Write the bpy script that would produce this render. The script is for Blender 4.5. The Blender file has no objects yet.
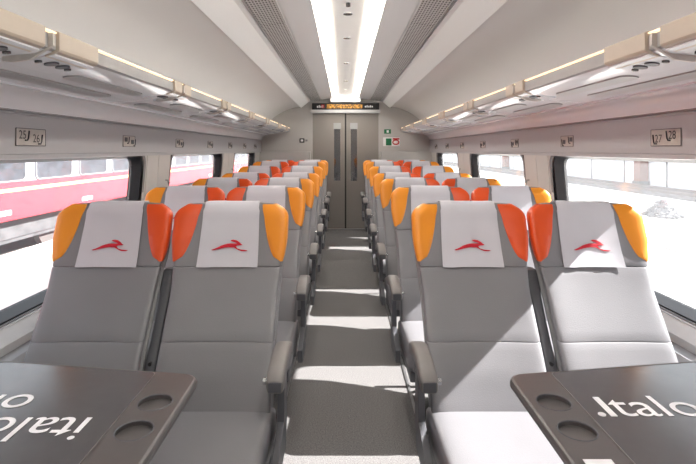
import bpy, bmesh, math, random
from mathutils import Vector, Matrix
random.seed(7)
SC = bpy.context.scene
COL = SC.collection
PI = math.pi
# ------------------------------------------------------------------ camera
EYE = Vector((-0.025, 0.0, 1.356)); FPX = 500.0
cam = bpy.data.cameras.new('camera'); cam_o = bpy.data.objects.new('camera', cam); COL.objects.link(cam_o)
cam_o.location = EYE; cam_o.rotation_euler = (PI/2, 0, 0)
cam.sensor_width = 36.0; cam.lens = FPX/696*36.0
cam.shift_x = (348-344)/696; cam.shift_y = -(232-150)/696
cam.clip_start = 0.02; cam.clip_end = 400
SC.camera = cam_o
# ------------------------------------------------------------------ light
w = bpy.data.worlds.new('sky'); SC.world = w; w.use_nodes = True
bg = w.node_tree.nodes['Background']
bg.inputs[0].default_value = (0.84, 0.92, 1.0, 1); bg.inputs[1].default_value = 1.9
sun = bpy.data.lights.new('sun', 'SUN'); sun.energy = 24.0; sun.angle = math.radians(0.5); sun.color = (1.0, 0.975, 0.94)
sun_o = bpy.data.objects.new('sun', sun); COL.objects.link(sun_o)
SUN_DIR = Vector((-1.0, -0.10, -0.74))
sun_o.rotation_euler = SUN_DIR.to_track_quat('-Z', 'Y').to_euler(); sun_o.location = (8, 3, 9)
SC.view_settings.view_transform = 'Standard'; SC.view_settings.look = 'None'
SC.view_settings.gamma = 1.0; SC.view_settings.use_curve_mapping = False
SC.view_settings.exposure = 0.12
SC.cycles.max_bounces = 10; SC.cycles.diffuse_bounces = 6; SC.cycles.transparent_max_bounces = 12
SC.cycles.sample_clamp_indirect = 8.0; SC.cycles.use_denoising = True
SC.cycles.caustics_reflective = False; SC.cycles.caustics_refractive = False

# ------------------------------------------------------------------ materials
def srgb(r, g, b):
    def f(c):
        c /= 255.0
        return c/12.92 if c <= 0.04045 else ((c+0.055)/1.055)**2.4
    return (f(r), f(g), f(b), 1.0)
MATS = {}
def mat(name, col, rough=0.5, metal=0.0, var=0.06, nscale=30.0, bump=0.0, bscale=200.0, spec=0.5, emit=None, estr=0.0, coat=0.0):
    m = bpy.data.materials.new(name); m.use_nodes = True
    nt = m.node_tree; b = nt.nodes['Principled BSDF']
    b.inputs['Roughness'].default_value = rough; b.inputs['Metallic'].default_value = metal
    b.inputs['Specular IOR Level'].default_value = spec
    if coat: b.inputs['Coat Weight'].default_value = coat; b.inputs['Coat Roughness'].default_value = 0.1
    tc = nt.nodes.new('ShaderNodeTexCoord')
    nz = nt.nodes.new('ShaderNodeTexNoise'); nz.inputs['Scale'].default_value = nscale; nz.inputs['Detail'].default_value = 3
    nt.links.new(tc.outputs['Object'], nz.inputs['Vector'])
    rp = nt.nodes.new('ShaderNodeValToRGB')
    c = col
    rp.color_ramp.elements[0].position = 0.3; rp.color_ramp.elements[1].position = 0.7
    rp.color_ramp.elements[0].color = tuple(min(1, x*(1-var)) for x in c[:3])+(1,)
    rp.color_ramp.elements[1].color = tuple(min(1, x*(1+var)) for x in c[:3])+(1,)
    nt.links.new(nz.outputs['Fac'], rp.inputs['Fac']); nt.links.new(rp.outputs['Color'], b.inputs['Base Color'])
    if bump > 0:
        n2 = nt.nodes.new('ShaderNodeTexNoise'); n2.inputs['Scale'].default_value = bscale; n2.inputs['Detail'].default_value = 2
        nt.links.new(tc.outputs['Object'], n2.inputs['Vector'])
        bp = nt.nodes.new('ShaderNodeBump'); bp.inputs['Strength'].default_value = bump; bp.inputs['Distance'].default_value = 0.002
        nt.links.new(n2.outputs['Fac'], bp.inputs['Height']); nt.links.new(bp.outputs['Normal'], b.inputs['Normal'])
    if emit:
        b.inputs['Emission Color'].default_value = emit; b.inputs['Emission Strength'].default_value = estr
    MATS[name] = m
    return m
M = MATS
mat('leather', srgb(124, 123, 127), 0.42, bump=0.25, bscale=260, nscale=5, var=0.03)
mat('amber', srgb(228, 142, 34), 0.38, bump=0.2, bscale=260, nscale=5, var=0.03)
mat('orange', srgb(216, 78, 24), 0.36, bump=0.2, bscale=260, nscale=5, var=0.03)
mat('cloth', srgb(194, 193, 200), 0.85, bump=0.3, bscale=500, nscale=8, var=0.02)
mat('crimson', srgb(190, 16, 40), 0.7)
mat('shell', srgb(132, 132, 135), 0.45, var=0.02)
mat('shell_dark', srgb(84, 85, 90), 0.5, var=0.03)
mat('arm_grey', srgb(116, 112, 111), 0.5, var=0.03)
mat('black_plastic', srgb(28, 28, 30), 0.45)
mat('chrome', srgb(200, 202, 205), 0.22, metal=0.9, var=0.02)
mat('alu', srgb(170, 170, 172), 0.35, metal=0.8, var=0.03)
mat('wall', srgb(188, 188, 191), 0.45, var=0.015, nscale=3)
mat('pillar', srgb(208, 205, 202), 0.5, var=0.02, nscale=4)
mat('ceil', srgb(236, 235, 234), 0.4, var=0.012, nscale=2)
mat('ceil_white', srgb(240, 240, 241), 0.35, var=0.01, nscale=2)
mat('rack_white', srgb(236, 238, 242), 0.16, var=0.01, nscale=3)
mat('slot_grey', srgb(164, 163, 163), 0.5, var=0.02)
mat('beige', srgb(186, 173, 158), 0.4, var=0.02)
mat('lens', srgb(70, 70, 72), 0.15)
mat('endwall', srgb(184, 181, 178), 0.5, var=0.02, nscale=3)
mat('door', srgb(146, 140, 135), 0.35, metal=0.25, var=0.02, nscale=4)
mat('gasket', srgb(26, 27, 32), 0.5)
mat('sill', srgb(190, 190, 192), 0.4, var=0.02)
mat('table', srgb(88, 84, 84), 0.33, bump=0.1, bscale=500, var=0.03)
mat('table_panel', srgb(80, 79, 81), 0.22, spec=0.8, var=0.03, bump=0.08, bscale=400)
mat('print_white', srgb(240, 240, 244), 0.5)
mat('print_dark', srgb(45, 43, 52), 0.6)
mat('plate', srgb(196, 190, 184), 0.45)
mat('sign_green', srgb(20, 110, 70), 0.5)
mat('sign_red', srgb(190, 50, 50), 0.5)
mat('sign_white', srgb(235, 235, 235), 0.5)
mat('strip_light', srgb(255, 240, 215), 0.6, emit=(1.0, 0.95, 0.87, 1), estr=13.0)
mat('rail_light', srgb(255, 225, 190), 0.6, emit=(1.0, 0.74, 0.50, 1), estr=1.1)
mat('coach_red', srgb(184, 44, 58), 0.35, var=0.03, nscale=2)
mat('coach_grey', srgb(118, 120, 128), 0.4, var=0.03, nscale=2)
mat('coach_yellow', srgb(245, 220, 140), 0.4)
mat('coach_glass', srgb(52, 55, 62), 0.3, var=0.4, nscale=6)
mat('coach_under', srgb(84, 84, 86), 0.7, var=0.3, nscale=4)
mat('concrete', srgb(226, 222, 216), 0.9, var=0.05, nscale=1.2)
mat('ballast', srgb(92, 90, 90), 0.95, var=0.35, nscale=9)
mat('yard_wall', srgb(214, 218, 224), 0.8, var=0.04, nscale=0.6)
mat('brown', srgb(124, 92, 84), 0.8, var=0.1)
mat('rail_steel', srgb(110, 104, 102), 0.5, metal=0.3)
mat('stone', srgb(92, 94, 98), 0.9, var=0.2)
mat('foliage', srgb(110, 130, 90), 0.9, var=0.4, nscale=3)
def carpet_mat():
    m = mat('carpet', srgb(116, 114, 114), 0.95, var=0.42, nscale=170, bump=0.8, bscale=260, spec=0.2); return m
carpet_mat()
def grille_mat():
    m = mat('grille', srgb(176, 174, 170), 0.45)
    nt = m.node_tree; b = nt.nodes['Principled BSDF']
    for l in list(b.inputs['Base Color'].links): nt.links.remove(l)
    tc = nt.nodes.new('ShaderNodeTexCoord'); sp = nt.nodes.new('ShaderNodeSeparateXYZ')
    nt.links.new(tc.outputs['Object'], sp.inputs[0])
    def math_(op, a, bv):
        n = nt.nodes.new('ShaderNodeMath'); n.operation = op
        if hasattr(a, 'links'): nt.links.new(a, n.inputs[0])
        else: n.inputs[0].default_value = a
        if hasattr(bv, 'links'): nt.links.new(bv, n.inputs[1])
        else: n.inputs[1].default_value = bv
        return n.outputs[0]
    hx = math_('LESS_THAN', math_('FRACT', math_('MULTIPLY', sp.outputs[0], 60.0), 0.0), 0.55)
    hy = math_('LESS_THAN', math_('FRACT', math_('MULTIPLY', sp.outputs[1], 26.0), 0.0), 0.62)
    hole = math_('MULTIPLY', hx, hy)
    mx = nt.nodes.new('ShaderNodeMix'); mx.data_type = 'RGBA'
    nt.links.new(hole, mx.inputs['Factor'])
    mx.inputs['A'].default_value = srgb(205, 204, 203); mx.inputs['B'].default_value = srgb(84, 83, 82)
    nt.links.new(mx.outputs['Result'], b.inputs['Base Color'])
grille_mat()
def glass_mat(name, tint=(1, 1, 1, 1), gloss=0.07, haze=0.03):
    m = bpy.data.materials.new(name); m.use_nodes = True; nt = m.node_tree
    for n in list(nt.nodes): nt.nodes.remove(n)
    out = nt.nodes.new('ShaderNodeOutputMaterial'); tr = nt.nodes.new('ShaderNodeBsdfTransparent'); tr.inputs[0].default_value = tint
    gl = nt.nodes.new('ShaderNodeBsdfGlossy'); gl.inputs['Roughness'].default_value = 0.03
    tl = nt.nodes.new('ShaderNodeBsdfTranslucent'); tl.inputs[0].default_value = (0.9, 0.9, 0.92, 1)
    m1 = nt.nodes.new('ShaderNodeMixShader'); m2 = nt.nodes.new('ShaderNodeMixShader')
    m1.inputs[0].default_value = gloss; m2.inputs[0].default_value = haze  # translucent share whitens the pane, imitating the veil of reflections and glare
    nt.links.new(tr.outputs[0], m1.inputs[1]); nt.links.new(gl.outputs[0], m1.inputs[2])
    nt.links.new(m1.outputs[0], m2.inputs[1]); nt.links.new(tl.outputs[0], m2.inputs[2])
    nt.links.new(m2.outputs[0], out.inputs[0]); MATS[name] = m
glass_mat('glass', gloss=0.05, haze=0.03)
glass_mat('door_glass', tint=(0.25, 0.25, 0.27, 1), gloss=0.25, haze=0.0)
def led_mat():
    m = mat('led', srgb(40, 20, 5), 0.4, emit=(1, .45, .05, 1), estr=1.0)
    nt = m.node_tree; b = nt.nodes['Principled BSDF']
    tc = nt.nodes.new('ShaderNodeTexCoord'); nz = nt.nodes.new('ShaderNodeTexNoise'); nz.inputs['Scale'].default_value = 60
    nt.links.new(tc.outputs['Object'], nz.inputs['Vector'])
    mr = nt.nodes.new('ShaderNodeMapRange'); mr.inputs[1].default_value = 0.42; mr.inputs[2].default_value = 0.6; mr.inputs[3].default_value = 0.15; mr.inputs[4].default_value = 0.9
    nt.links.new(nz.outputs['Fac'], mr.inputs[0]); nt.links.new(mr.outputs[0], b.inputs['Emission Strength'])
led_mat()

# ------------------------------------------------------------------ helpers
class MB:
    def __init__(s): s.v = []; s.f = []
    def add(s, vs, fs):
        o = len(s.v); s.v += [tuple(p) for p in vs]; s.f += [tuple(i+o for i in f) for f in fs]; return s
    def box(s, x0, x1, y0, y1, z0, z1):
        if x0 > x1: x0, x1 = x1, x0
        if y0 > y1: y0, y1 = y1, y0
        if z0 > z1: z0, z1 = z1, z0
        return s.add([(x0,y0,z0),(x1,y0,z0),(x1,y1,z0),(x0,y1,z0),(x0,y0,z1),(x1,y0,z1),(x1,y1,z1),(x0,y1,z1)],
              [(3,2,1,0),(4,5,6,7),(0,1,5,4),(1,2,6,5),(2,3,7,6),(3,0,4,7)])
    def loft(s, rings, cap=True, closed=True):
        n = len(rings[0]); o = len(s.v)
        for r in rings: s.v += [tuple(p) for p in r]
        for i in range(len(rings)-1):
            for j in range(n if closed else n-1):
                a = o+i*n+j; b = o+i*n+(j+1) % n
                s.f.append((a, b, b+n, a+n))
        if cap and closed:
            s.f.append(tuple(o+j for j in range(n-1, -1, -1))); s.f.append(tuple(o+(len(rings)-1)*n+j for j in range(n)))
        return s
    def prism(s, pts, axis, a0, a1):           # polygon extruded along an axis
        def P(p, a):
            if axis == 'y': return (p[0], a, p[1])
            if axis == 'x': return (a, p[0], p[1])
            return (p[0], p[1], a)
        return s.loft([[P(p, a0) for p in pts], [P(p, a1) for p in pts]])
    def cyl(s, c, axis, r, h, n=20, r2=None):
        r2 = r if r2 is None else r2
        ax = {'x': Vector((1,0,0)), 'y': Vector((0,1,0)), 'z': Vector((0,0,1))}[axis] if isinstance(axis, str) else Vector(axis).normalized()
        u = ax.orthogonal().normalized(); v = ax.cross(u); c = Vector(c)
        R = []
        for k, rr in ((0, r), (1, r2)):
            R.append([c+ax*h*k+(u*math.cos(t)+v*math.sin(t))*rr for t in [2*PI*i/n for i in range(n)]])
        return s.loft(R)
    def tube(s, pts, r, n=8):
        rings = []
        for i, p in enumerate(pts):
            p = Vector(p); a = Vector(pts[max(0, i-1)]); b = Vector(pts[min(len(pts)-1, i+1)])
            d = (b-a).normalized(); u = d.cross(Vector((0.13, 0.3, 1))).normalized(); v = d.cross(u)
            rings.append([p+(u*math.cos(t)+v*math.sin(t))*r for t in [2*PI*k/n for k in range(n)]])
        return s.loft(rings)
    def mesh(s, name, m, smooth=False, bevel=0):
        me = bpy.data.meshes.new(name); me.from_pydata(s.v, [], s.f)
        bm = bmesh.new(); bm.from_mesh(me)
        bmesh.ops.recalc_face_normals(bm, faces=bm.faces)
        if bevel:
            bmesh.ops.bevel(bm, geom=[e for e in bm.edges if len(e.link_faces) == 2 and e.calc_face_angle(0) > 0.6], offset=bevel, segments=2, affect='EDGES', profile=0.7)
        bm.to_mesh(me); bm.free()
        me.materials.append(M[m] if isinstance(m, str) else m)
        if smooth:
            for p in me.polygons: p.use_smooth = True
            try: me.set_sharp_from_angle(angle=math.radians(40))
            except Exception: pass
        return me
    def build(s, name, m, parent=None, smooth=False, bevel=0, loc=None):
        return link(name, s.mesh(name, m, smooth, bevel), parent, loc)
def link(name, me, parent=None, loc=None):
    o = bpy.data.objects.new(name, me); COL.objects.link(o); o.parent = parent
    if loc: o.location = loc
    return o
def tag(o, label, cat, group=None, kind=None):
    o['label'] = label
    if cat: o['category'] = cat
    if group: o['group'] = group
    if kind: o['kind'] = kind
    return o
def thing(name, label, cat, loc=(0,0,0), group=None, kind=None):
    o = bpy.data.objects.new(name, None); COL.objects.link(o); o.location = loc; o.empty_display_size = 0.1
    return tag(o, label, cat, group, kind)
def copy_tree(o, parent=None):
    c = o.copy(); COL.objects.link(c); c.parent = parent
    for ch in list(o.children): copy_tree(ch, c)
    return c
def text_mesh(body, size, name, m):
    cu = bpy.data.curves.new(name, 'FONT'); cu.body = body; cu.size = size; cu.align_x = 'LEFT'
    o = bpy.data.objects.new('tmp', cu); COL.objects.link(o)
    dg = bpy.context.evaluated_depsgraph_get(); dg.update()
    me = bpy.data.meshes.new_from_object(o.evaluated_get(dg)); bpy.data.objects.remove(o); bpy.data.curves.remove(cu)
    me.name = name; me.materials.clear(); me.materials.append(M[m]); return me
def struct(o, label): return tag(o, label, None, kind='structure')

# ------------------------------------------------------------------ carriage shell
YN, YE = -2.6, 8.1
def wx(z):                                     # inner face of the side wall leans outwards towards the floor
    return 1.365+0.06*(1.31-z)/0.67 if z > 0.62 else 1.43
RISE = 0.075
def floor_z(y): return 0.0 if y < 5.0 else (RISE*min(1, (y-5.0)/0.8))
fl = MB(); prof = [(YN, 0), (5.0, 0), (5.8, RISE), (YE+0.1, RISE), (YE+0.1, -0.08), (YN, -0.08)]
fl.prism(prof, 'x', -1.45, 1.45)
floor = struct(fl.build('floor', 'carpet'), 'speckled grey carpet floor along the carriage aisle')
for s in (-1, 1):
    a = MB(); q = [(YN, 0.0), (5.0, 0.0), (5.8, RISE), (YE, RISE), (YE, RISE+0.006), (5.8, RISE+.006), (5.0, .006), (YN, .006)]
    a.prism(q, 'x', s*0.338, s*0.352); a.build('floor_rail', 'alu', floor)
# windows: along the car
WIN = [(-0.75, 0.75), (1.47, 3.35), (3.86, 5.50), (6.10, 7.50)]
ZB, ZT = 0.635, 1.330
# inner ceiling (one profile, extruded)
CE = [(0.0, 2.250), (0.115, 2.250), (0.125, 2.24), (0.208, 2.235), (0.208, 2.20), (0.385, 2.18), (0.395, 2.172), (0.555, 2.150), (0.565, 2.157), (0.60, 2.145), (0.725, 2.045), (0.735, 2.055)]
for k in range(1, 9):
    t = k/8; CE.append((0.735+0.56*math.sin(t*PI/2)*0.55+0.56*t*0.45, 2.055-0.33*(t**1.5)))
pc = [(-x, z) for x, z in reversed(CE)] + CE[1:]
outer = [(1.42, 1.73), (1.40, 1.95), (1.1, 2.3), (0, 2.42), (-1.1, 2.3), (-1.40, 1.95), (-1.42, 1.73)]
c = MB(); c.prism(pc+outer, 'y', YN-0.05, YE+0.1)
ceiling = struct(c.build('ceiling', 'ceil', smooth=True), 'pale grey curved ceiling with central light trough')
# white panels beside the light strips, seams and grilles are pieces of the ceiling
for s in (-1, 1):
    b = MB(); b.prism([(s*0.209, 2.198), (s*0.384, 2.177), (s*0.384, 2.172), (s*0.209, 2.193)], 'y', YN, YE); b.build('ceiling_panel', 'ceil_white', ceiling)
    b = MB(); b.prism([(s*0.127, 2.234), (s*0.206, 2.212), (s*0.206, 2.206), (s*0.127, 2.228)], 'y', YN+0.3, YE-0.12); b.build('strip_light', 'strip_light', ceiling)
    b = MB(); b.prism([(s*0.57, 2.146), (s*0.60, 2.139), (s*0.722, 2.042), (s*0.72, 2.036), (s*0.598, 2.133), (s*0.57, 2.140)], 'y', YN, YE); b.build('bevel_panel', 'ceil_white', ceiling)
    y = -0.9; k = 0; gm = None
    while y < YE-0.25:
        L = 0.58
        if gm is None:
            b = MB(); b.prism([(s*0.398, 2.168), (s*0.553, 2.146), (s*0.553, 2.140), (s*0.398, 2.162)], 'y', 0.004, L-0.004); gm = b.mesh('ceiling_grille', 'grille')
        o = link('ceiling_grille', gm, ceiling, (0, y, 0)); y += L
b = MB(); b.box(-0.114, 0.114, YN+.3, YE-0.12, 2.243, 2.249); b.build('centre_panel', 'ceil_white', ceiling)
dm = MB().cyl((0, 0, 0), 'z', 0.03, -0.006, 20).mesh('downlight', 'chrome', True)
for y in (1.05, 2.6, 3.25, 3.95, 5.1, 6.4, 7.3): link('downlight', dm, ceiling, (0, y, 2.243))
b = MB(); b.cyl((0, 0, 0), 'z', 0.014, -0.02, 16); o = b.build('ceiling_sensor', 'black_plastic', ceiling, True, loc=(0.0, 3.02, 2.243))
b = MB(); b.box(-0.24, 0.24, YE-0.12, YE, 2.125, 2.24); b.build('trough_end', 'ceil_white', ceiling)

# ---- side walls
def side_wall(s, name, lab):
    root = thing(name, lab, None, (s*1.36, 0, 0), kind='structure')
    X = lambda x: s*x - s*1.36
    def prism(pts, y0, y1, nm, m, sm=False, bev=0):
        b = MB(); b.prism([(X(x), z) for x, z in pts], 'y', y0, y1); return b.build(nm, m, root, sm, bev)
    # band above the windows (carries the seat numbers)
    prism([(1.358, 1.50), (1.362, 1.340), (1.375, 1.327), (1.47, 1.327), (1.47, 1.78), (1.40, 1.78), (1.375, 1.73), (1.375, 1.515)], YN, YE, 'window_band', 'wall')
    prism([(1.356, 1.508), (1.356, 1.503), (1.38, 1.501), (1.38, 1.519)], YN, YE, 'band_trim', 'wall')
    prism([(1.355, 1.337), (1.355, 1.318), (1.40, 1.314), (1.40, 1.337)], YN, YE, 'band_lip', 'wall')
    # lower wall with sill and heater ledge
    prism([(1.408, 0.632), (1.47, 0.632), (1.47, -0.05), (1.44, -0.05), (1.44, 0.56)], YN, YE, 'lower_panel', 'wall')
    prism([(1.355, 0.585), (1.41, 0.628), (1.41, 0.60), (1.37, 0.568), (1.37, 0.545), (1.355, 0.545)], YN, YE, 'sill_rail', 'sill')
    prism([(1.27, 0.535), (1.295, 0.552), (1.36, 0.552), (1.44, 0.545), (1.44, 0.05), (1.33, 0.05), (1.33, 0.46), (1.27, 0.50)], YN, YE, 'heater_ledge', 'shell')
    # pillars between windows
    edges = [YN]
    for a, bb in WIN: edges += [a, bb]
    edges.append(YE)
    for i in range(0, len(edges), 2):
        y0, y1 = edges[i], edges[i+1]
        prism([(1.362, 1.327), (1.412, 0.632), (1.47, 0.632), (1.47, 1.327)], y0, y1, 'pillar', 'pillar')
        mid = (y0+y1)/2
        if 0.8 < mid < 7.5:
            prism([(1.3575, 1.318), (1.407, 0.64), (1.415, 0.64), (1.366, 1.318)], y0+0.05, mid-0.004, 'pillar_panel', 'pillar')
            prism([(1.3575, 1.318), (1.407, 0.64), (1.415, 0.64), (1.366, 1.318)], mid+0.004, y1-0.05, 'pillar_panel', 'pillar')
            b = MB(); b.tube([(X(1.362), mid+.14, 1.13), (X(1.345), mid+.14, 1.13), (X(1.338), mid+.14, 1.10), (X(1.33), mid+.14, 1.12)], 0.007); b.build('coat_hook', 'chrome', root, True)
    return root
wl = side_wall(-1, 'wall_left', 'grey side wall of the carriage facing the red train')
wr = side_wall(1, 'wall_right', 'grey side wall of the carriage facing the sunlit yard')
def rrect(y0, y1, z0, z1, r, n=6):
    pts = []
    for cy, cz, a0 in ((y1-r, z1-r, 0), (y0+r, z1-r, PI/2), (y0+r, z0+r, PI), (y1-r, z0+r, 1.5*PI)):
        for k in range(n+1):
            a = a0+PI/2*k/n; pts.append((cy+r*math.cos(a), cz+r*math.sin(a)))
    return pts
def rrect_out(y0, y1, z0, z1, n=6):
    pts = []
    for cy, cz in ((y1, z1), (y0, z1), (y0, z0), (y1, z0)):
        pts += [(cy, cz)]*(n+1)
    return pts
wn = 0
for s in (-1, 1):
    for (y0, y1) in WIN:
        wn += 1
        root = thing('window_%d' % wn, 'double glazed carriage window with black rubber gasket', None, (s*1.40, y0, ZB), kind='structure')
        def ring(pts, dx): return [(s*(wx(z)+dx)-s*1.40, y-y0, z-ZB) for y, z in pts]
        inn = rrect(y0+0.022, y1-0.022, ZB+0.012, ZT-0.012, 0.07); inn2 = rrect(y0+0.045, y1-0.045, ZB+0.035, ZT-0.03, 0.06)
        out_ = rrect_out(y0-0.0, y1+0.0, ZB-0.0, ZT+0.0)
        b = MB(); b.loft([ring(out_, 0.004), ring(inn, 0.004), ring(inn2, 0.075), ring(out_, 0.085)], cap=False); b.build('gasket', 'gasket', root)
        fr = rrect(y0-0.012, y1+0.03, ZB-0.004, ZT+0.004, 0.085); fr2 = rrect(y0+0.02, y1-0.0, ZB+0.004, ZT-0.006, 0.08)
        b = MB(); b.loft([ring(fr, -0.006), ring(fr2, -0.006), ring(fr2, 0.01), ring(fr, 0.004)], cap=False); b.build('window_frame', 'shell', root)
        b = MB(); b.loft([ring(inn2, 0.058), ring(inn2, 0.066)]); b.build('pane', 'glass', root)

# ---- end wall with sliding door
ew = thing('wall_end', 'pale end wall of the carriage around the sliding door', None, (0, YE, 0), kind='structure')
DH = 0.535; DZ = 1.975
for s in (-1, 1):
    b = MB(); b.box(s*DH, s*1.46, 0, 0.08, RISE, 2.3); b.build('end_panel', 'endwall', ew)
    b = MB(); b.box(s*(DH+0.03), s*1.40, -0.16, 0.0, RISE, 1.33); b.build('equipment_box', 'endwall', ew, bevel=0.01)
b = MB(); b.box(-DH, DH, 0.0, 0.08, DZ, 2.3); b.build('door_header', 'endwall', ew)
b = MB(); b.box(-1.46, 1.46, -0.05, 0.05, -0.1, 2.3); nb = link('wall_near', b.mesh('wall_near', 'endwall'), None, (0, YN, 0)); struct(nb, 'plain end wall behind the tables')
door = thing('door_1', 'two leaf brushed grey sliding door at the end of the aisle', None, (0, YE, RISE), kind='structure')
for s in (-1, 1):
    x0, x1 = (s*0.012, s*DH); wa, wb = s*0.085, s*0.185; zb, zt = 0.78, 1.62
    b = MB(); y0, y1 = 0.015, 0.05
    b.box(x0, wa, y0, y1, 0, DZ-RISE); b.box(wb, x1, y0, y1, 0, DZ-RISE); b.box(wa, wb, y0, y1, 0, zb); b.box(wa, wb, y0, y1, zt, DZ-RISE)
    lf = b.build('door_leaf', 'door', door)
    b = MB(); b.box(wa, wb, 0.028, 0.036, zb, zt); b.build('pane', 'door_glass', lf)
    b = MB(); b.box(s*0.075, s*0.195, 0.010, 0.018, zt, zt+0.10); b.build('window_cap', 'alu', lf)
b = MB(); b.box(-0.014, 0.014, 0.02, 0.045, 0, DZ-RISE); b.build('door_seal', 'black_plastic', door)
b = MB(); b.box(-DH, DH, -0.03, 0.05, -0.002, 0.008); b.build('threshold', 'alu', door)
b = MB(); b.box(-1.2, 1.2, 1.2, 1.25, -0.1, 2.2); o = b.build('wall_vestibule', 'endwall', None, loc=(0, YE, RISE)); struct(o, 'vestibule wall behind the sliding door')
b = MB(); b.box(-1.2, 1.2, 0.1, 1.2, -0.06, 0.0); o = b.build('floor_vestibule', 'carpet', None, loc=(0, YE, RISE)); struct(o, 'vestibule floor behind the sliding door')
# LED display above the door
led = thing('display_sign', 'long black display with glowing orange text above the sliding door', 'sign', (0, YE-0.0, 2.005))
b = MB(); b.box(-0.54, 0.54, -0.07, 0.0, 0.0, 0.105); b.build('housing', 'black_plastic', led, bevel=0.006)
b = MB(); b.box(-0.56, 0.56, -0.085, 0.0, -0.055, -0.002); b.build('lower_trim', 'sill', led, bevel=0.005)
b = MB(); b.box(-0.30, 0.27, -0.075, -0.069, 0.02, 0.085); b.build('screen', 'led', led)
for i in range(4):
    b = MB(); b.box(-0.46+i*0.028, -0.44+i*0.028, -0.075, -0.069, 0.03, 0.06 + 0.01*(i % 2)); b.build('white_mark', 'sign_white', led)
b = MB(); b.box(-0.39, -0.34, -0.075, -0.069, 0.025, 0.08); b.build('red_mark', 'sign_red', led)
for i in range(5):
    b = MB(); b.box(0.31+i*0.027, 0.33+i*0.027, -0.075, -0.069, 0.035, 0.06 + 0.008*(i % 2)); b.build('white_mark', 'sign_white', led)
# signs on the end wall
def endpos(px, py): return ((px-344)/500*YE+EYE.x, YE, EYE.z-(py-150)/500*YE)
p = endpos(302, 140.5)
t = thing('wall_socket_sign', 'small black framed panel with white centre on the end wall', 'sign', p)
b = MB(); b.box(-0.04, 0.04, -0.012, 0, -0.035, 0.035); b.build('frame', 'black_plastic', t, bevel=.004)
b = MB(); b.box(-0.02, 0.02, -0.015, -0.011, -0.017, 0.017); b.build('centre', 'sign_white', t)
b = MB(); b.box(0.055, 0.09, -0.006, 0, -0.015, 0.015); b.build('switch', 'shell', t)
p = endpos(387.5, 131.5)
t = thing('exit_sign', 'small green emergency sign with white symbol beside the door', 'sign', p)
b = MB(); b.box(-0.055, 0.055, -0.008, 0, -0.035, 0.035); b.build('plate', 'sign_green', t)
b = MB(); b.box(-0.015, 0.02, -0.011, -0.007, -0.02, 0.02); b.build('symbol', 'sign_white', t)
p = endpos(392, 141.5)
t = thing('emergency_panel', 'emergency panel with green patch and red ring handle', 'sign', p)
b = MB(); b.box(-0.145, 0.125, -0.012, 0, -0.075, 0.065); b.build('plate', 'sign_white', t, bevel=.004)
b = MB(); b.box(-0.10, -0.01, -0.017, -0.011, -0.065, 0.05); b.build('green_patch', 'sign_green', t)
b = MB(); b.box(0.01, 0.12, -0.016, -0.011, 0.03, 0.055); b.build('red_patch', 'sign_red', t)
b = MB(); b.tube([(0.06+0.05*math.cos(a), -0.022, -0.012+0.035*math.sin(a)) for a in [2*PI*k/16 for k in range(17)]], 0.010); b.build('ring_handle', 'sign_red', t, True)

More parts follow.
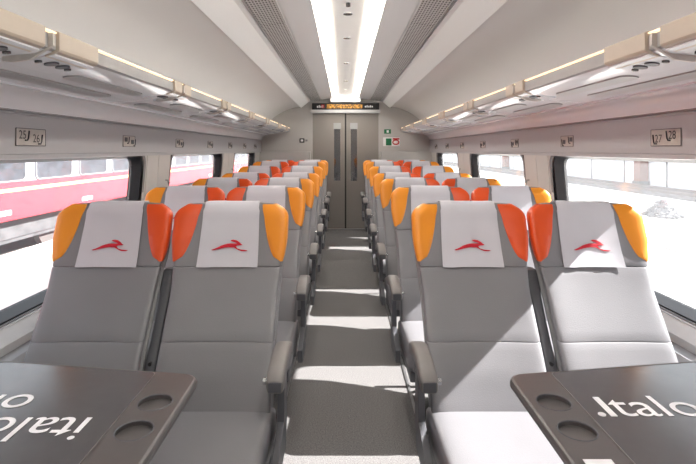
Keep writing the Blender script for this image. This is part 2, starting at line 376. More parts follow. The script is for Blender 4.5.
# ------------------------------------------------------------------ luggage racks
UNITS = [(1.475, 0.24, 0.035), (2.68, 0.115, 0.02), (3.68, 0.115, 0.02), (4.70, 0.115, 0.02), (5.70, 0.115, 0.02), (6.74, 0.115, 0.02), (7.6, 0.10, 0.02)]
def rack(s, lab):
    root = thing('luggage_rack', lab, 'luggage rack', (s*0.9, 0, 1.62))
    def prism(pts, y0, y1, nm, m, par=root, sm=False, bev=0):
        b = MB(); b.prism([(s*x-s*0.9, z-1.62) for x, z in pts], 'y', y0, y1); return b.build(nm, m, par, sm, bev)
    R0, R1 = YN+0.06, YE-0.03
    prism([(0.895, 1.700), (0.905, 1.706), (0.912, 1.700), (0.912, 1.652), (0.895, 1.658)], R0, R1, 'front_rail', 'slot_grey')
    prism([(0.893, 1.711), (0.900, 1.7135), (0.912, 1.7115), (0.912, 1.707), (0.900, 1.7065), (0.893, 1.7075)], R0, R1, 'rail_light', 'rail_light')
    # cove joining the shelf to the wall
    cove = [(1.262, 1.618)] + [(1.262+0.088*math.sin(a), 1.520+0.078*math.cos(a)) for a in [PI/2*k/8 for k in range(9)]]
    prism(cove+[(1.372, 1.52), (1.372, 1.62)], R0, R1, 'cove', 'alu' if s > 99 else 'rack_white', sm=True)
    # shelf panels bay by bay, with frosted slots
    ys = [R0, 0.45] + [u[0] for u in UNITS] + [R1]
    for i in range(len(ys)-1):
        y0, y1 = ys[i]+0.004, ys[i+1]-0.004
        sh = prism([(0.905, 1.652), (0.935, 1.640), (1.06, 1.628), (1.268, 1.606), (1.268, 1.620), (1.06, 1.645), (0.93, 1.66)], y0, y1, 'shelf_panel', 'rack_white', sm=True)
        L = y1-y0
        if L < 0.3: continue
        for (xa, xb, f0, f1) in ((1.005, 1.075, 0.30, 0.82), (1.135, 1.205, 0.10, 0.78)):
            ya, yb = y0+L*f0, y0+L*f1; r = 0.034
            zz = lambda x: (1.628+(1.06-x)*0.096 if x < 1.06 else 1.628-(x-1.06)*0.1058)
            top = []; 
            for cy, a0 in ((yb-r, 0), (ya+r, PI)):
                for k in range(9):
                    a = a0+PI*k/8; top.append(((xa+xb)/2+r*math.cos(a), cy+r*math.sin(a)))
            b = MB(); b.loft([[(s*x-s*.9, y, zz(x)-1.62+0.002) for x, y in top], [(s*x-s*.9, y, zz(x)-1.62-0.0055) for x, y in top]]); b.build('frosted_slot', 'slot_grey', sh)
    for (yc, L, g) in UNITS:
        # fin bracket
        br = prism([(0.880, 1.700), (0.880, 1.664), (0.95, 1.622), (1.00, 1.615), (1.03, 1.618), (1.03, 1.64), (0.93, 1.70)], yc-0.006, yc+0.006, 'bracket', 'plate')
        for sd in (-1, 1):
            ya, yb = sorted((yc+sd*g, yc+sd*(g+L)))
            un = prism([(0.884, 1.660), (0.888, 1.652), (0.93, 1.637), (0.93, 1.66), (0.912, 1.712), (0.893, 1.716), (0.884, 1.712)], ya, yb, 'lamp_cover', 'beige', bev=0.004)
            pl = prism([(0.90, 1.650), (0.90, 1.643), (1.055, 1.622), (1.055, 1.632)], ya+0.004, yb-0.004, 'service_plate', 'rack_white', un)
            for f, x, r in ((0.18, 0.975, 0.011), (0.40, 0.965, 0.022), (0.66, 0.965, 0.022), (0.86, 0.975, 0.011)):
                sc = min(1, L/0.2)
                b = MB(); b.cyl((s*x-s*.9, ya+(yb-ya)*f, 1.643-(x-0.90)*0.1355-1.62+0.004), (s*-0.135, 0, -1), r*(0.55+0.45*sc), 0.009, 16); b.build('reading_lamp', 'lens' if r < .02 else 'shell_dark', un, True)
    return root
rack(-1, 'white luggage rack with lamp units along the wall facing the red train')
rack(1, 'white luggage rack with lamp units along the wall facing the sunlit yard')

# ------------------------------------------------------------------ seats
NE = 3.4
def sc_(v): return math.copysign(abs(v)**(2/NE), v)
def interp(z, tab):
    if z <= tab[0][0]: return tab[0][1]
    for (a, b), (c_, d) in zip(tab, tab[1:]):
        if z <= c_:
            t = (z-a)/(c_-a); return b+(d-b)*t
    return tab[-1][1]
YF = [(0.36, -0.03), (0.44, 0.0), (0.55, 0.055), (0.66, 0.128), (0.78, 0.21), (0.87, 0.268), (0.95, 0.305), (1.05, 0.342), (1.13, 0.366)]
HW = [(0.36, 0.214), (0.62, 0.212), (0.80, 0.212), (0.90, 0.220), (1.0, 0.2275), (1.13, 0.2275)]
TH = [(0.36, 0.075), (0.60, 0.068), (0.87, 0.064), (0.95, 0.074), (1.13, 0.08)]
BO = [(0.36, 0.012), (0.60, 0.022), (0.80, 0.024), (0.90, 0.03), (1.0, 0.036), (1.13, 0.034)]
ZTOP = 1.13
def sect(z):
    return interp(z, HW), interp(z, YF), interp(z, TH), interp(z, BO)
def top_inset(z):
    r = 0.06
    if z <= ZTOP-r: return 0.0
    k = min(1, (z-(ZTOP-r))/r); return 1-math.sqrt(max(0, 1-k*k))
def P(th, z, off=0.0):
    hw, yf, t, bo = sect(z); i = top_inset(z)
    w_ = hw-0.072*i+off; tt = t/2-0.026*i+off
    x = w_*sc_(math.cos(th)); y = yf+t/2+tt*sc_(math.sin(th))-bo*abs(x/w_)**2.6*(1-0.3*i)
    return x, y
def front_y(x, z, off=0.0, back=False):
    hw, yf, t, bo = sect(z); i = top_inset(z)
    w_ = hw-0.072*i; tt = t/2-0.026*i+off
    u = min(0.999, abs(x/w_)); e = (1-u**NE)**(1/NE)
    return yf+t/2+(tt*e if back else -tt*e)-bo*u**2.6*(1-0.3*i)
TS = [2*PI*k/56 for k in range(56)]
def pad(z0, z1, nz, name, r0=0.0045, r1=0.0045):
    rings = []
    zs = [z0, z0+r0*0.3, z0+r0]+[z0+r0+(z1-r1-z0-r0)*k/nz for k in range(1, nz)]+[z1-r1, z1-r1*0.3, z1]
    for k, z in enumerate(zs):
        ins = 0.0
        if k == 0: ins = -r0
        elif k == 1: ins = -r0*0.3
        if r1 and k == len(zs)-1: ins = -r1
        elif r1 and k == len(zs)-2: ins = -r1*0.3
        rings.append([(*P(t, z, ins), z) for t in TS])
    b = MB(); b.loft(rings); return b
def head_pad():
    zs = [0.884, 0.8865, 0.892, 0.91, 0.94, 0.98, 1.02, 1.05, 1.07]+[ZTOP-0.06+0.06*math.sin(PI/2*k/7) for k in range(1, 8)]
    rings = []
    for k, z in enumerate(zs):
        ins = -0.007 if k == 0 else (-0.002 if k == 1 else 0)
        rings.append([(*P(t, z, ins), z) for t in TS])
    b = MB(); b.loft(rings); return b
def wing(sd):
    rows, colm = 16, 16
    g = []
    zb, zt = 0.905, 1.124
    for i in range(-1, rows+2):
        v = max(0, min(1, i/rows)); z = zb+(zt-zb)*(1-(1-v)**1.35)
        f = (1-(1-v)**2.2)**0.52; ui = 0.965-0.375*f+0.10*(max(0, v-0.75)/0.25)**2
        ti = math.acos(min(1, ui**(NE/2))); tb = 1.05*(0.25+0.75*f)
        r = []
        for j in range(-1, colm+2):
            q = max(0, min(1, j/colm)); th = -ti+(ti+tb)*q
            edge = (i in (-1, rows+1)) or (j in (-1, colm+1))
            near = min(v*rows, (1-v)*rows, q*colm, (1-q)*colm)
            off = -0.004 if edge else 0.003+0.008*min(1, near/4)**0.6
            x, y = P(th, z, off)
            r.append((sd*x, y, z+(0.003 if (i >= rows and not edge) else 0)))
        g.append(r)
    b = MB(); b.loft(g, cap=False, closed=False); return b
def cover():
    path = []
    for k in range(13): path.append((0.884+(1.07-0.884)*k/12, 0))
    for k in range(1, 8): path.append((ZTOP-0.06+0.06*math.sin(PI/2*k/7), 0))
    for k in range(6, -1, -1): path.append((ZTOP-0.06+0.06*math.sin(PI/2*k/7), 1))
    for k in range(1, 6): path.append((1.07-0.03*k, 1))
    rows = []
    for off in (0.0035, 0.006):
        g = []
        for n, (z, bk) in enumerate(path):
            r = []
            hwid = 0.1175+0.006*(1-min(1, n/12)) - (0.004 if n > 14 else 0)
            for j in range(21):
                x = (j/20*2-1)*hwid
                wv = 0.0016*math.sin(31*x+9*z)*math.sin(14*z+5) + (0.0025*math.sin(55*x) * max(0, 1-n/8))
                lift = off + (0.004 if n == 0 else 0)*0.5 + max(0, wv)
                r.append((x, front_y(x, z, lift, bool(bk)), z+(lift if n >= 13 else 0)))
            g.append(r)
        rows.append(g)
    b = MB()
    b.loft(rows[1], cap=False, closed=False); b.loft(rows[0], cap=False, closed=False)
    nr, ncl = len(path), 21; N = nr*ncl
    for i in range(nr-1):
        for j in (0, ncl-1): b.f.append((i*ncl+j, (i+1)*ncl+j, N+(i+1)*ncl+j, N+i*ncl+j))
    for j in range(ncl-1):
        for i in (0, nr-1): b.f.append((i*ncl+j, i*ncl+j+1, N+i*ncl+j+1, N+i*ncl+j))
    return b
HARE = [(180,218),(210,206),(240,190),(265,175),(290,165),(320,156),(350,153),(380,154),(408,152),(384,141),(358,131),(345,120),(368,114),(400,121),(424,138),(442,157),(456,168),(440,172),(410,174),(396,184),(412,205),(444,216),(474,219),(505,223),(488,231),(450,231),(425,221),(396,203),(380,193),(360,193),(330,191),(300,196),(270,203),(245,210),(215,219),(195,223)]
def emblem():
    S = 1/2183.0
    pts = [((x-335)*S, 0.962+(180-y)*S*0.82) for x, y in HARE]
    bm = bmesh.new(); vs = [bm.verts.new((x, 0, z)) for x, z in pts]
    from mathutils.geometry import tessellate_polygon
    for tri in tessellate_polygon([[Vector((x, z, 0)) for x, z in pts]]): bm.faces.new([vs[i] for i in tri])
    for v in bm.verts: v.co.y = front_y(v.co.x, v.co.z, 0.0100)
    ext = bmesh.ops.extrude_face_region(bm, geom=list(bm.faces))
    for e in ext['geom']:
        if isinstance(e, bmesh.types.BMVert): e.co.y += 0.0035
    bmesh.ops.recalc_face_normals(bm, faces=bm.faces)
    me = bpy.data.meshes.new('emblem'); bm.to_mesh(me); bm.free(); me.materials.append(M['crimson']); return me
def cushion():
    # loft along y, front edge rolls down
    rings = []
    N = 40
    st = [(-0.41, 0.45), (-0.405, 0.70), (-0.39, 0.90), (-0.365, 1.0), (-0.32, 1.04), (-0.30, 1.02), (-0.18, 0.98), (-0.06, 0.95), (0.02, 0.95), (0.06, 0.9)]
    for y, h in st:
        ww = 0.226 if y > -0.36 else 0.226-0.02*(1-(y+0.41)/0.05)
        zt = 0.445*1.0-0.10+0.10*h; zb = 0.315+(0.02 if y < -0.38 else 0)
        zc, hz = (zt+zb)/2, (zt-zb)/2; r = []
        for k in range(N):
            a = 2*PI*k/N; x = ww*math.copysign(abs(math.cos(a))**0.5, math.cos(a)); z = zc+hz*math.copysign(abs(math.sin(a))**0.45, math.sin(a))
            if z > zc: z += 0.012*abs(x/ww)**3
            r.append((x, y, z))
        rings.append(r)
    b = MB(); b.loft(rings); return b
def shell():
    # hard shell behind and beside the pads
    rings = []
    for z in [0.24, 0.30, 0.40, 0.50, 0.62, 0.74, 0.86, 0.96, 1.02, 1.045, 1.055]:
        hw, yf, t, bo = sect(max(z, 0.36)); e = max(0, (z-1.0)/0.055)
        w_ = hw+0.002-0.03*e; y0 = yf+0.045; y1 = yf+t+0.010-0.008*e
        if z < 0.36: y1 -= 0.02
        r = []
        for k in range(32):
            a = 2*PI*k/32; r.append((w_*sc_(math.cos(a)), (y0+y1)/2+(y1-y0)/2*sc_(math.sin(a)), z))
        rings.append(r)
    b = MB(); b.loft(rings); return b
def armrest():
    # local: x=0 centre of the arm
    pts = [(0.06, 0.630), (0.03, 0.652), (-0.02, 0.668), (-0.08, 0.674), (-0.14, 0.670), (-0.19, 0.658), (-0.228, 0.645), (-0.240, 0.638)]
    rings = []
    for i, (y, z) in enumerate(pts):
        hw = 0.028 if i < len(pts)-1 else 0.024; hh = 0.024 if i < len(pts)-1 else 0.018
        if i == 0: hw, hh = 0.018, 0.015
        rings.append([(hw*math.copysign(abs(math.cos(a))**0.45, math.cos(a)), y, z+hh*math.copysign(abs(math.sin(a))**0.45, math.sin(a))) for a in [2*PI*k/20 for k in range(20)]])
    b = MB(); b.loft(rings); return b
def mid_arm():
    rings = []
    for z, hw, d in [(0.475, 0.022, 0.035), (0.50, 0.027, 0.05), (0.56, 0.026, 0.05), (0.62, 0.022, 0.045), (0.70, 0.0215, 0.042), (0.77, 0.024, 0.044), (0.80, 0.0285, 0.046), (0.848, 0.0285, 0.046), (0.860, 0.027, 0.04), (0.864, 0.023, 0.03)]:
        yf = interp(z, YF)+0.035
        rings.append([(hw*math.copysign(abs(math.cos(a))**0.5, math.cos(a)), yf+d+d*math.copysign(abs(math.sin(a))**0.5, math.sin(a)), z) for a in [2*PI*k/20 for k in range(20)]])
    b = MB(); b.loft(rings); return b
SM = {}
SM['lumbar'] = pad(0.40, 0.640, 10, 'l').mesh('lumbar_pad', 'leather', True)
SM['back'] = pad(0.640, 0.884, 8, 'b').mesh('back_pad', 'leather', True)
SM['head'] = head_pad().mesh('headrest', 'leather', True)
SM['cover'] = cover().mesh('headrest_cover', 'cloth', True)
SM['hare'] = emblem()
SM['cush'] = cushion().mesh('seat_cushion', 'leather', True)
SM['shell'] = shell().mesh('back_shell', 'shell', True)
for sd in (-1, 1):
    for c_ in ('amber', 'orange'): SM['wing', sd, c_] = wing(sd).mesh('headrest_wing', c_, True)
SM['arm'] = armrest().mesh('armrest', 'arm_grey', True)
SM['mid'] = mid_arm().mesh('folded_armrest', 'shell_dark', True)
SM['btn'] = MB().cyl((0, 0, 0), 'x', 0.010, 0.014, 16).mesh('recline_button', 'chrome', True)
SM['tip'] = MB().box(-0.020, 0.020, -0.2445, -0.237, 0.624, 0.654).mesh('armrest_cap', 'shell_dark', bevel=0.003)
SM['post'] = MB().prism([(0.0, 0.64), (0.05, 0.62), (0.06, 0.40), (0.02, 0.30), (-0.20, 0.30), (-0.20, 0.36), (-0.03, 0.42)], 'x', -0.012, 0.012).mesh('armrest_post', 'shell_dark', bevel=0.003)
SM['pan'] = MB().box(-0.215, 0.215, -0.36, 0.08, 0.275, 0.325).mesh('seat_pan', 'shell_dark', bevel=0.01)
SM['leg'] = MB().prism([(-0.28, 0.265), (0.02, 0.265), (0.0, 0.03), (0.08, 0.018), (0.08, 0.0), (-0.30, 0.0), (-0.30, 0.018), (-0.22, 0.03)], 'x', -0.035, 0.035).mesh('pedestal', 'shell_dark', bevel=0.004)
SM['foot'] = MB().tube([(-0.17, 0.20, 0.12), (0.17, 0.20, 0.12)], 0.014, 10).tube([(-0.12, 0.20, 0.12), (-0.12, 0.08, 0.27)], 0.010, 8).tube([(0.12, 0.20, 0.12), (0.12, 0.08, 0.27)], 0.010, 8).mesh('foot_bar', 'black_plastic', True)
def tray():
    q = []
    for z in (0.60, 0.84):
        hw, yf, t, bo = sect(z); q.append((yf+t+0.009, z))
    (ya, za), (yb, zb) = q
    return MB().prism([(ya, za), (yb, zb), (yb+0.010, zb-0.004), (ya+0.010, za-0.004)], 'x', -0.18, 0.18)
SM['tray'] = tray().mesh('seatback_tray', 'shell_dark', bevel=0.005)
SM['hole'] = MB().cyl((0, interp(.565, YF)+0.028, 0.565), 'y', 0.007, 0.012, 12).mesh('pivot_hole', 'black_plastic')
def make_seat(side, aisle):
    """side -1 = red train side, +1 = yard side; amber wing sits on the aisle side of an aisle seat, on the window side of a window seat"""
    root = bpy.data.objects.new('carriage_chair', None); COL.objects.link(root); root.empty_display_size = 0.1
    amber = -side if aisle else side
    link('seat_pan', SM['pan'], root); link('pedestal', SM['leg'], root)
    link('seat_cushion', SM['cush'], root); link('lumbar_pad', SM['lumbar'], root); link('back_pad', SM['back'], root)
    h = link('headrest', SM['head'], root)
    for sd in (-1, 1):
        cc = 'amber' if sd == amber else 'orange'
        o = link('headrest_wing', SM['wing', sd, cc], h); o['label'] = '%s leather headrest wing' % cc
    cv = link('headrest_cover', SM['cover'], root); cv['label'] = 'white headrest cloth'
    e = link('emblem', SM['hare'], cv); e['label'] = 'red running animal emblem'
    sh = link('back_shell', SM['shell'], root); link('seatback_tray', SM['tray'], sh); link('foot_bar', SM['foot'], sh)
    if aisle:
        a = link('armrest', SM['arm'], root, (-side*0.263, 0, 0))
        link('armrest_cap', SM['tip'], a)
        link('recline_button', SM['btn'], a, (0.024 if side > 0 else -0.038, -0.222, 0.650))
        p_ = link('armrest_post', SM['post'], root, (-side*0.254, 0, 0))
        m_ = link('folded_armrest', SM['mid'], root, (side*0.2445, 0, 0)); link('pivot_hole', SM['hole'], m_)
    return root
ROWD = [2.12, 3.05, 3.97, 4.90, 5.70, 6.58, 7.45]
ROWN = ['first row past the table', 'second row past the table', 'third row past the table', 'fourth row past the table', 'third row from the sliding door', 'second row from the sliding door', 'last row before the sliding door']
protos = {}
for i, d in enumerate(ROWD):
    for side in (-1, 1):
        for aisle in (True, False):
            k = (side, aisle)
            if k not in protos: o = protos[k] = make_seat(*k)
            else: o = copy_tree(protos[k])
            x = side*(0.497 if aisle else 0.986); y = d-0.37
            zr = floor_z(y-0.1)
            if i >= 5: zr = RISE
            o.location = (x, y, zr)
            if i == 4: o.location.z = floor_z(y+0.1)
            tag(o, 'grey leather %s seat on %s side, %s' % ('aisle' if aisle else 'window', 'red-train' if side < 0 else 'sunny-yard', ROWN[i]), 'chair', 'rows of carriage seats')

# ------------------------------------------------------------------ tables
def make_table(s, lab):
    TZ = 0.756
    root = thing('folding_table', lab, 'table', (s*0.86, 0.98, 0))
    X = lambda x: s*x-s*0.86
    Y = lambda y: y-0.98
    # outline: aisle edge x=.41, far edge slightly angled, near edge mirrored
    def outline(ins=0.0, x0=0.41, r=0.045):
        def far(x): return 1.342+0.085*min(1, max(0, (x-0.41)/0.55))-ins
        pts = []; xa = x0+ins
        cx, cy = xa+r, far(xa+r)-r
        for k in range(9):
            a = PI-PI/2*k/8; pts.append((cx+r*math.cos(a), cy+r*math.sin(a)))
        for x in (0.62, 0.80, 0.96, 1.10, 1.33-ins): pts.append((x, far(x)))
        nr = lambda x: 1.96-far(x)
        for x in (1.33-ins, 1.10, 0.96, 0.80, 0.62): pts.append((x, nr(x)))
        cy = nr(xa+r)+r
        for k in range(9):
            a = -PI/2-PI/2*k/8; pts.append((cx+r*math.cos(a), cy+r*math.sin(a)))
        return pts
    rings = []
    for ins, z in ((0.03, TZ-0.034), (0.008, TZ-0.030), (0.0, TZ-0.020), (0.0, TZ-0.010), (0.003, TZ-0.003), (0.008, TZ)):
        rings.append([(X(x), Y(y), z) for x, y in outline(ins)])
    b = MB(); b.loft(rings); top = b.build('table_top', 'table', root)
    cups = [(0.474, 1.19), (0.474, 1.07), (0.474, 0.89), (0.474, 0.77)]
    cut = MB()
    for x, y in cups: cut.cyl((X(x), Y(y), TZ-0.011), 'z', 0.040, 0.05, 40)
    co = cut.build('cutter', 'table', root)
    md = top.modifiers.new('cut', 'BOOLEAN'); md.operation = 'DIFFERENCE'; md.object = co; md.solver = 'EXACT'
    dg = bpy.context.evaluated_depsgraph_get(); dg.update()
    me = bpy.data.meshes.new_from_object(top.evaluated_get(dg)); top.modifiers.clear(); top.data = me; bpy.data.objects.remove(co)
    if not me.materials: me.materials.append(M['table'])
    for x, y in cups:
        b = MB(); b.tube([(X(x)+0.0395*math.cos(a), Y(y)+0.0395*math.sin(a), TZ-0.001) for a in [2*PI*k/40 for k in range(41)]], 0.0022, 8)
        b.build('cup_holder_rim', 'shell_dark', top, True)
    # glossy inlay
    ip = [(x, y) for x, y in outline(0.012, x0=0.515, r=0.03)]
    ip = []
    r = 0.02
    far = lambda x: 1.342+0.085*min(1, max(0, (x-0.41)/0.55))-0.014
    for k in range(7):
        a = PI-PI/2*k/6; ip.append((0.53+r+r*math.cos(a), far(0.55)-r+r*math.sin(a)))
    for x in (0.7, 0.96, 1.315): ip.append((x, far(x)))
    for x in (1.315, 0.96, 0.7): ip.append((x, 1.96-far(x)))
    for k in range(7):
        a = -PI/2-PI/2*k/6; ip.append((0.53+r+r*math.cos(a), 1.96-far(0.55)+r+r*math.sin(a)))
    b = MB(); b.loft([[(X(x), Y(y), TZ-0.002) for x, y in ip], [(X(x), Y(y), TZ+0.001) for x, y in ip]]); inl = b.build('table_inlay', 'table_panel', root)
    loop = [(X(x), Y(y), TZ+0.001) for x, y in ip]; b = MB(); b.tube(loop+[loop[0]], 0.0013, 6); b.build('inlay_edge', 'arm_grey', root)
    # lettering
    def put(body, size, x, y, rot, sx=1.0):
        me = text_mesh(body, size, 'lettering', 'print_white')
        o = link('lettering', me, inl, (X(x), Y(y), TZ+0.0022)); o.rotation_euler = (0, 0, rot); o.scale = (sx, 1, 1); return o
    if s < 0:
        put('italo', 0.135, -s*-1*-0.0+0.578, 1.118, PI, 1.0)
        put('ol', 0.135, 0.765, 1.222, PI, 1.0)
    else:
        b = MB(); b.cyl((X(0.559), Y(1.132), TZ+0.001), 'z', 0.0085, 0.0015, 20); b.build('lettering', 'print_white', inl)
        b = MB(); b.box(X(0.576), X(0.5905), Y(1.124), Y(1.21), TZ+.001, TZ+.0025); b.build('lettering', 'print_white', inl)
        put('talo', 0.135, 0.595, 1.124, 0)
        b = MB(); b.box(X(0.437), X(0.492), Y(0.93), Y(0.968), TZ+.0, TZ+.0015); b.build('sticker', 'print_white', root)
    # support: hinge rail under the top and a column at the wall
    b = MB(); b.box(X(0.60), X(1.33), Y(0.93), Y(1.03), TZ-0.075, TZ-0.033); b.build('support_beam', 'shell_dark', root, bevel=.006)
    b = MB(); b.prism([(X(1.10), 0.0), (X(1.20), 0.0), (X(1.16), 0.05), (X(1.16), 0.69), (X(1.09), 0.69), (X(1.09), 0.05)], 'y', Y(0.95), Y(1.01)); b.build('support_column', 'shell_dark', root, bevel=.006)
    return root
make_table(-1, 'dark grey table with cup recesses on the red-train side')
make_table(1, 'dark grey table with cup recesses on the sunny-yard side')

# ------------------------------------------------------------------ seat number plates
def seat_icon(b, X0, Z0, sc, flip):
    f = -1 if flip else 1
    b.tube([(X0, 0, Z0+0.05*sc), (X0+f*0.006*sc, 0, Z0+0.012*sc), (X0+f*0.014*sc, 0, Z0), (X0+f*0.034*sc, 0, Z0)], 0.0042*sc, 6)
def plate(s, d, nums, lab):
    root = thing('seat_number_plate', lab, 'sign', (s*1.3605, d, 1.41), 'seat number plates above the windows')
    root.rotation_euler = (0, 0, -s*PI/2)        # local x runs along the wall
    W, H = 0.10, 0.036
    if not nums: W, H = 0.085, 0.033
    pr = [(-W, -H), (W, -H), (W, H), (-W, H)]
    b = MB(); b.box(-W, W, -0.004, 0.0, -H, H); b.build('plate_body', 'plate', root, bevel=0.0015)
    b = MB()
    for (a, c_) in (((-W, H), (W, H)), ((-W, -H), (W, -H)), ((-W, -H), (-W, H)), ((W, -H), (W, H))):
        b.tube([(a[0], -0.004, a[1]), (c_[0], -0.004, c_[1])], 0.0014, 6)
    b.build('plate_rim', 'shell_dark', root)
    fl = s < 0
    for i in range(2):
        x0 = -W+0.016+i*0.092 + (0.055 if fl else 0.0)
        zz = 0.007*(1 if (i == (0 if fl else 1)) else -1)
        b = MB(); seat_icon(b, x0+(0.012 if fl else 0), zz-0.020, 0.8, fl); o = b.build('seat_symbol', 'print_dark', root); o.location.y = -0.005
        if nums:
            me = text_mesh(nums[i], 0.050, 'number', 'print_dark')
            o = link('number', me, root, (x0+(-0.056 if fl else 0.014), -0.0055, zz-0.014)); o.rotation_euler = (PI/2, 0, 0)
        else:
            b = MB(); b.box(x0+(-0.05 if fl else 0.016), x0+(-0.012 if fl else 0.05), -0.006, -0.004, zz-0.010, zz+0.016); o = b.build('number_patch', 'shell_dark', root)
    return root
ORD = ['first', 'second', 'third', 'fourth', 'fifth', 'sixth', 'seventh']
for s in (-1, 1):
    for i, d in enumerate([2.13, 3.10, 4.05, 4.98, 5.85, 6.7, 7.5]):
        side = 'red-train' if s < 0 else 'sunny-yard'
        if i == 0: plate(s, d+(0 if s < 0 else 0.02), ('25', '26') if s < 0 else ('27', '28'), 'plate with seat numbers %s above the window, %s side' % ('25 26' if s < 0 else '27 28', side))
        else: plate(s, d, None, 'seat number plate above the %s seat row, %s side' % (ORD[i], side))

# ------------------------------------------------------------------ outside: ground, red train, yard
GZ = -1.15
b = MB(); b.box(-60, 120, -60, 160, GZ-0.2, GZ); g = b.build('ground', 'concrete'); struct(g, 'bright pale concrete ground of the rail yard')
b = MB(); b.box(-5.95, -1.75, -40, 120, -0.75, -0.47); b.box(-5.9, -1.8, -40, 120, GZ, -0.75); pf = b.build('floor_platform', 'concrete'); struct(pf, 'pale platform between the two trains')
b = MB(); b.box(-10.0, -6.0, -40, 120, GZ, GZ+0.12); o = b.build('floor_track_bed', 'ballast'); struct(o, 'grey ballast bed under the red train')
# red coach
tr = thing('train_coach', 'red train coach with yellow stripe and grey window band', 'train', (-8.45, 20, GZ+0.12))
TX = -7.05+8.45; BY0, BY1 = -28, 42
b = MB(); b.box(-1.4, TX, BY0, BY1, 0.90, 1.70); b.build('lower_body', 'coach_red', tr)
b = MB(); b.box(-1.4, TX-0.01, BY0, BY1, 1.70, 2.75); b.build('window_belt', 'coach_grey', tr)
b = MB(); b.box(-1.4, TX, BY0, BY1, 2.75, 3.05); b.build('cantrail', 'coach_red', tr)
b = MB(); b.prism([(-1.4, 3.05), (TX, 3.05), (TX-0.3, 3.4), (0, 3.55), (-1.1, 3.4)], 'y', BY0, BY1); b.build('roof', 'coach_grey', tr)
b = MB(); b.box(TX, TX+0.012, BY0, BY1, 1.50, 1.57); b.build('stripe', 'coach_yellow', tr)
b = MB(); b.box(-1.2, TX-0.25, BY0+0.5, BY1-0.5, 0.45, 0.90); b.build('underframe', 'coach_under', tr)
wm = MB().prism(rrect(0, 1.46, 1.74, 2.50, 0.10), 'x', TX-0.012, TX+0.004).mesh('coach_window', 'coach_glass')
fm = MB()
fm.loft([[(TX+dx, y, z) for y, z in rrect(-e, 1.46+e, 1.74-e, 2.50+e, 0.10+e)] for dx, e in ((-0.008, 0.03), (0.012, 0.03), (0.012, 0.0), (-0.008, 0.0))], cap=False); fm = fm.mesh('window_surround', 'shell')
for k in range(-14, 22):
    y = 11.42-20+1.88*k
    if BY0+1 < y < BY1-3:
        o = link('coach_window', wm, tr, (0, y, 0)); link('window_surround', fm, o)
pm = MB().box(TX, TX+0.01, 0, 0.55, 1.02, 1.12).mesh('white_placard', 'sign_white')
for y in (-10.0, -6.6, -1, 6, 13): link('white_placard', pm, tr, (0, y, 0))
wh = MB().cyl((0, 0, 0), 'x', 0.45, 0.14, 28).mesh('wheel', 'rail_steel', True)
for y0 in (-22, -8.6, 8, 22, 36):
    for dy in (-1.2, 1.2): link('wheel', wh, tr, (TX-0.55, y0+dy, 0.46))
bm_ = MB().box(TX-0.35, TX-0.28, -1.7, 1.7, 0.35, 0.62).mesh('bogie_frame', 'coach_under', bevel=.03)
for y0 in (-22, -8.6, 8, 22, 36): link('bogie_frame', bm_, tr, (0, y0, 0))
for x in (-7.75, -9.2):
    b = MB(); b.box(-0.04, 0.04, -60, 60, 0, 0.03); o = b.build('running_rail', 'rail_steel', None, loc=(x, 20, GZ+0.12)); tag(o, 'steel rail under the red coach, %s' % ('near the pale platform' if x > -8 else 'on its far side'), 'rail', 'rails under the red coach')
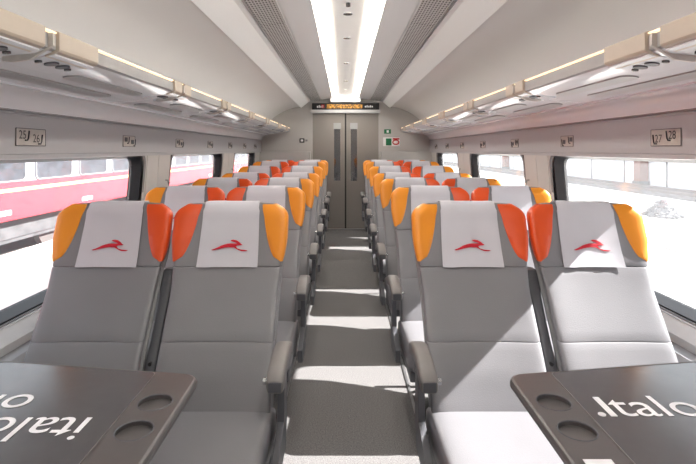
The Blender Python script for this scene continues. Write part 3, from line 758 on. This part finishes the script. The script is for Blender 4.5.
# yard on the sunny side
b = MB(); b.box(21.3, 21.7, -30, 130, GZ, 3.4); yw = b.build('wall_yard', 'yard_wall'); struct(yw, 'long white wall across the sunlit yard')
jm = MB().box(21.26, 21.31, -0.06, 0.06, GZ, 3.4).mesh('wall_joint', 'stone')
for k in range(-2, 22): link('wall_joint', jm, yw, (0, 8+5.0*k, 0))
b = MB(); b.box(16.9, 21.2, -30, 130, GZ, GZ+0.06); o = b.build('floor_yard_track', 'ballast'); struct(o, 'grey ballast bed along the yard wall')
for x in (18.2, 19.7):
    b = MB(); b.box(-0.05, 0.05, -80, 80, 0, 0.15); o = b.build('running_rail', 'rail_steel', None, loc=(x, 50, GZ+0.06)); tag(o, 'steel rail on the ballast, %s the white yard wall' % ('next to' if x > 19 else 'further from'), 'rail', 'rails along the white yard wall')
for x in (8.4, 9.75):
    b = MB(); b.box(-0.28, 0.28, -60, 80, 0, 0.02); o = b.build('ground_strip', 'ballast', None, loc=(x, 30, GZ)); tag(o, 'grey gravel strip on the pale yard ground, %s the rubble heap' % ('closest to' if x > 9 else 'further from'), 'gravel strip', 'gravel strips in the yard')
for px, ht, wd in ((640, 4.4, 0.75), (505, 4.2, 0.9), (528, 4.0, 0.6)):
    d = 20.9*500/(px-344)
    t = thing('yard_pillar', {640: 'brown brick pillar against the white yard wall', 505: 'distant brown yard pillar, wider one', 528: 'distant slim brown yard pillar'}[px], 'pillar', (20.95, d, GZ))
    b = MB(); b.box(-0.3, 0.3, -wd/2, wd/2, 0.3, ht); b.build('shaft', 'brown', t)
    b = MB(); b.box(-0.36, 0.34, -wd/2-.08, wd/2+.08, 0.06, 0.32); b.build('plinth', 'stone', t)
    b = MB(); b.box(-0.36, 0.34, -wd/2-.08, wd/2+.08, ht, ht+0.15); b.build('cap', 'stone', t)
# heap of stones
hp = MB(); rnd = random.Random(3)
for k in range(170):
    a = rnd.random()*2*PI; rr = rnd.random()**0.6; r = 0.055+0.07*rnd.random()
    x = rr*math.cos(a)*0.55; y = rr*math.sin(a)*0.85; z = max(0.05, (1-rr)*0.62*(0.7+0.4*rnd.random()))
    bmx = bmesh.new(); bmesh.ops.create_icosphere(bmx, subdivisions=1, radius=r)
    vs = [(v.co.x*(0.8+.5*rnd.random())+x, v.co.y*(0.8+.5*rnd.random())+y, v.co.z*(.7+.4*rnd.random())+z) for v in bmx.verts]
    fs = [tuple(v.index for v in f.verts) for f in bmx.faces]; bmx.free(); hp.add(vs, fs)
o = hp.build('stone_heap', 'stone', None, loc=(12.0, 18.9, GZ)); tag(o, 'heap of grey rubble stones on the pale yard ground', 'rubble heap', kind='stuff')
print('triangles', sum(len(me.polygons) for me in bpy.data.meshes))
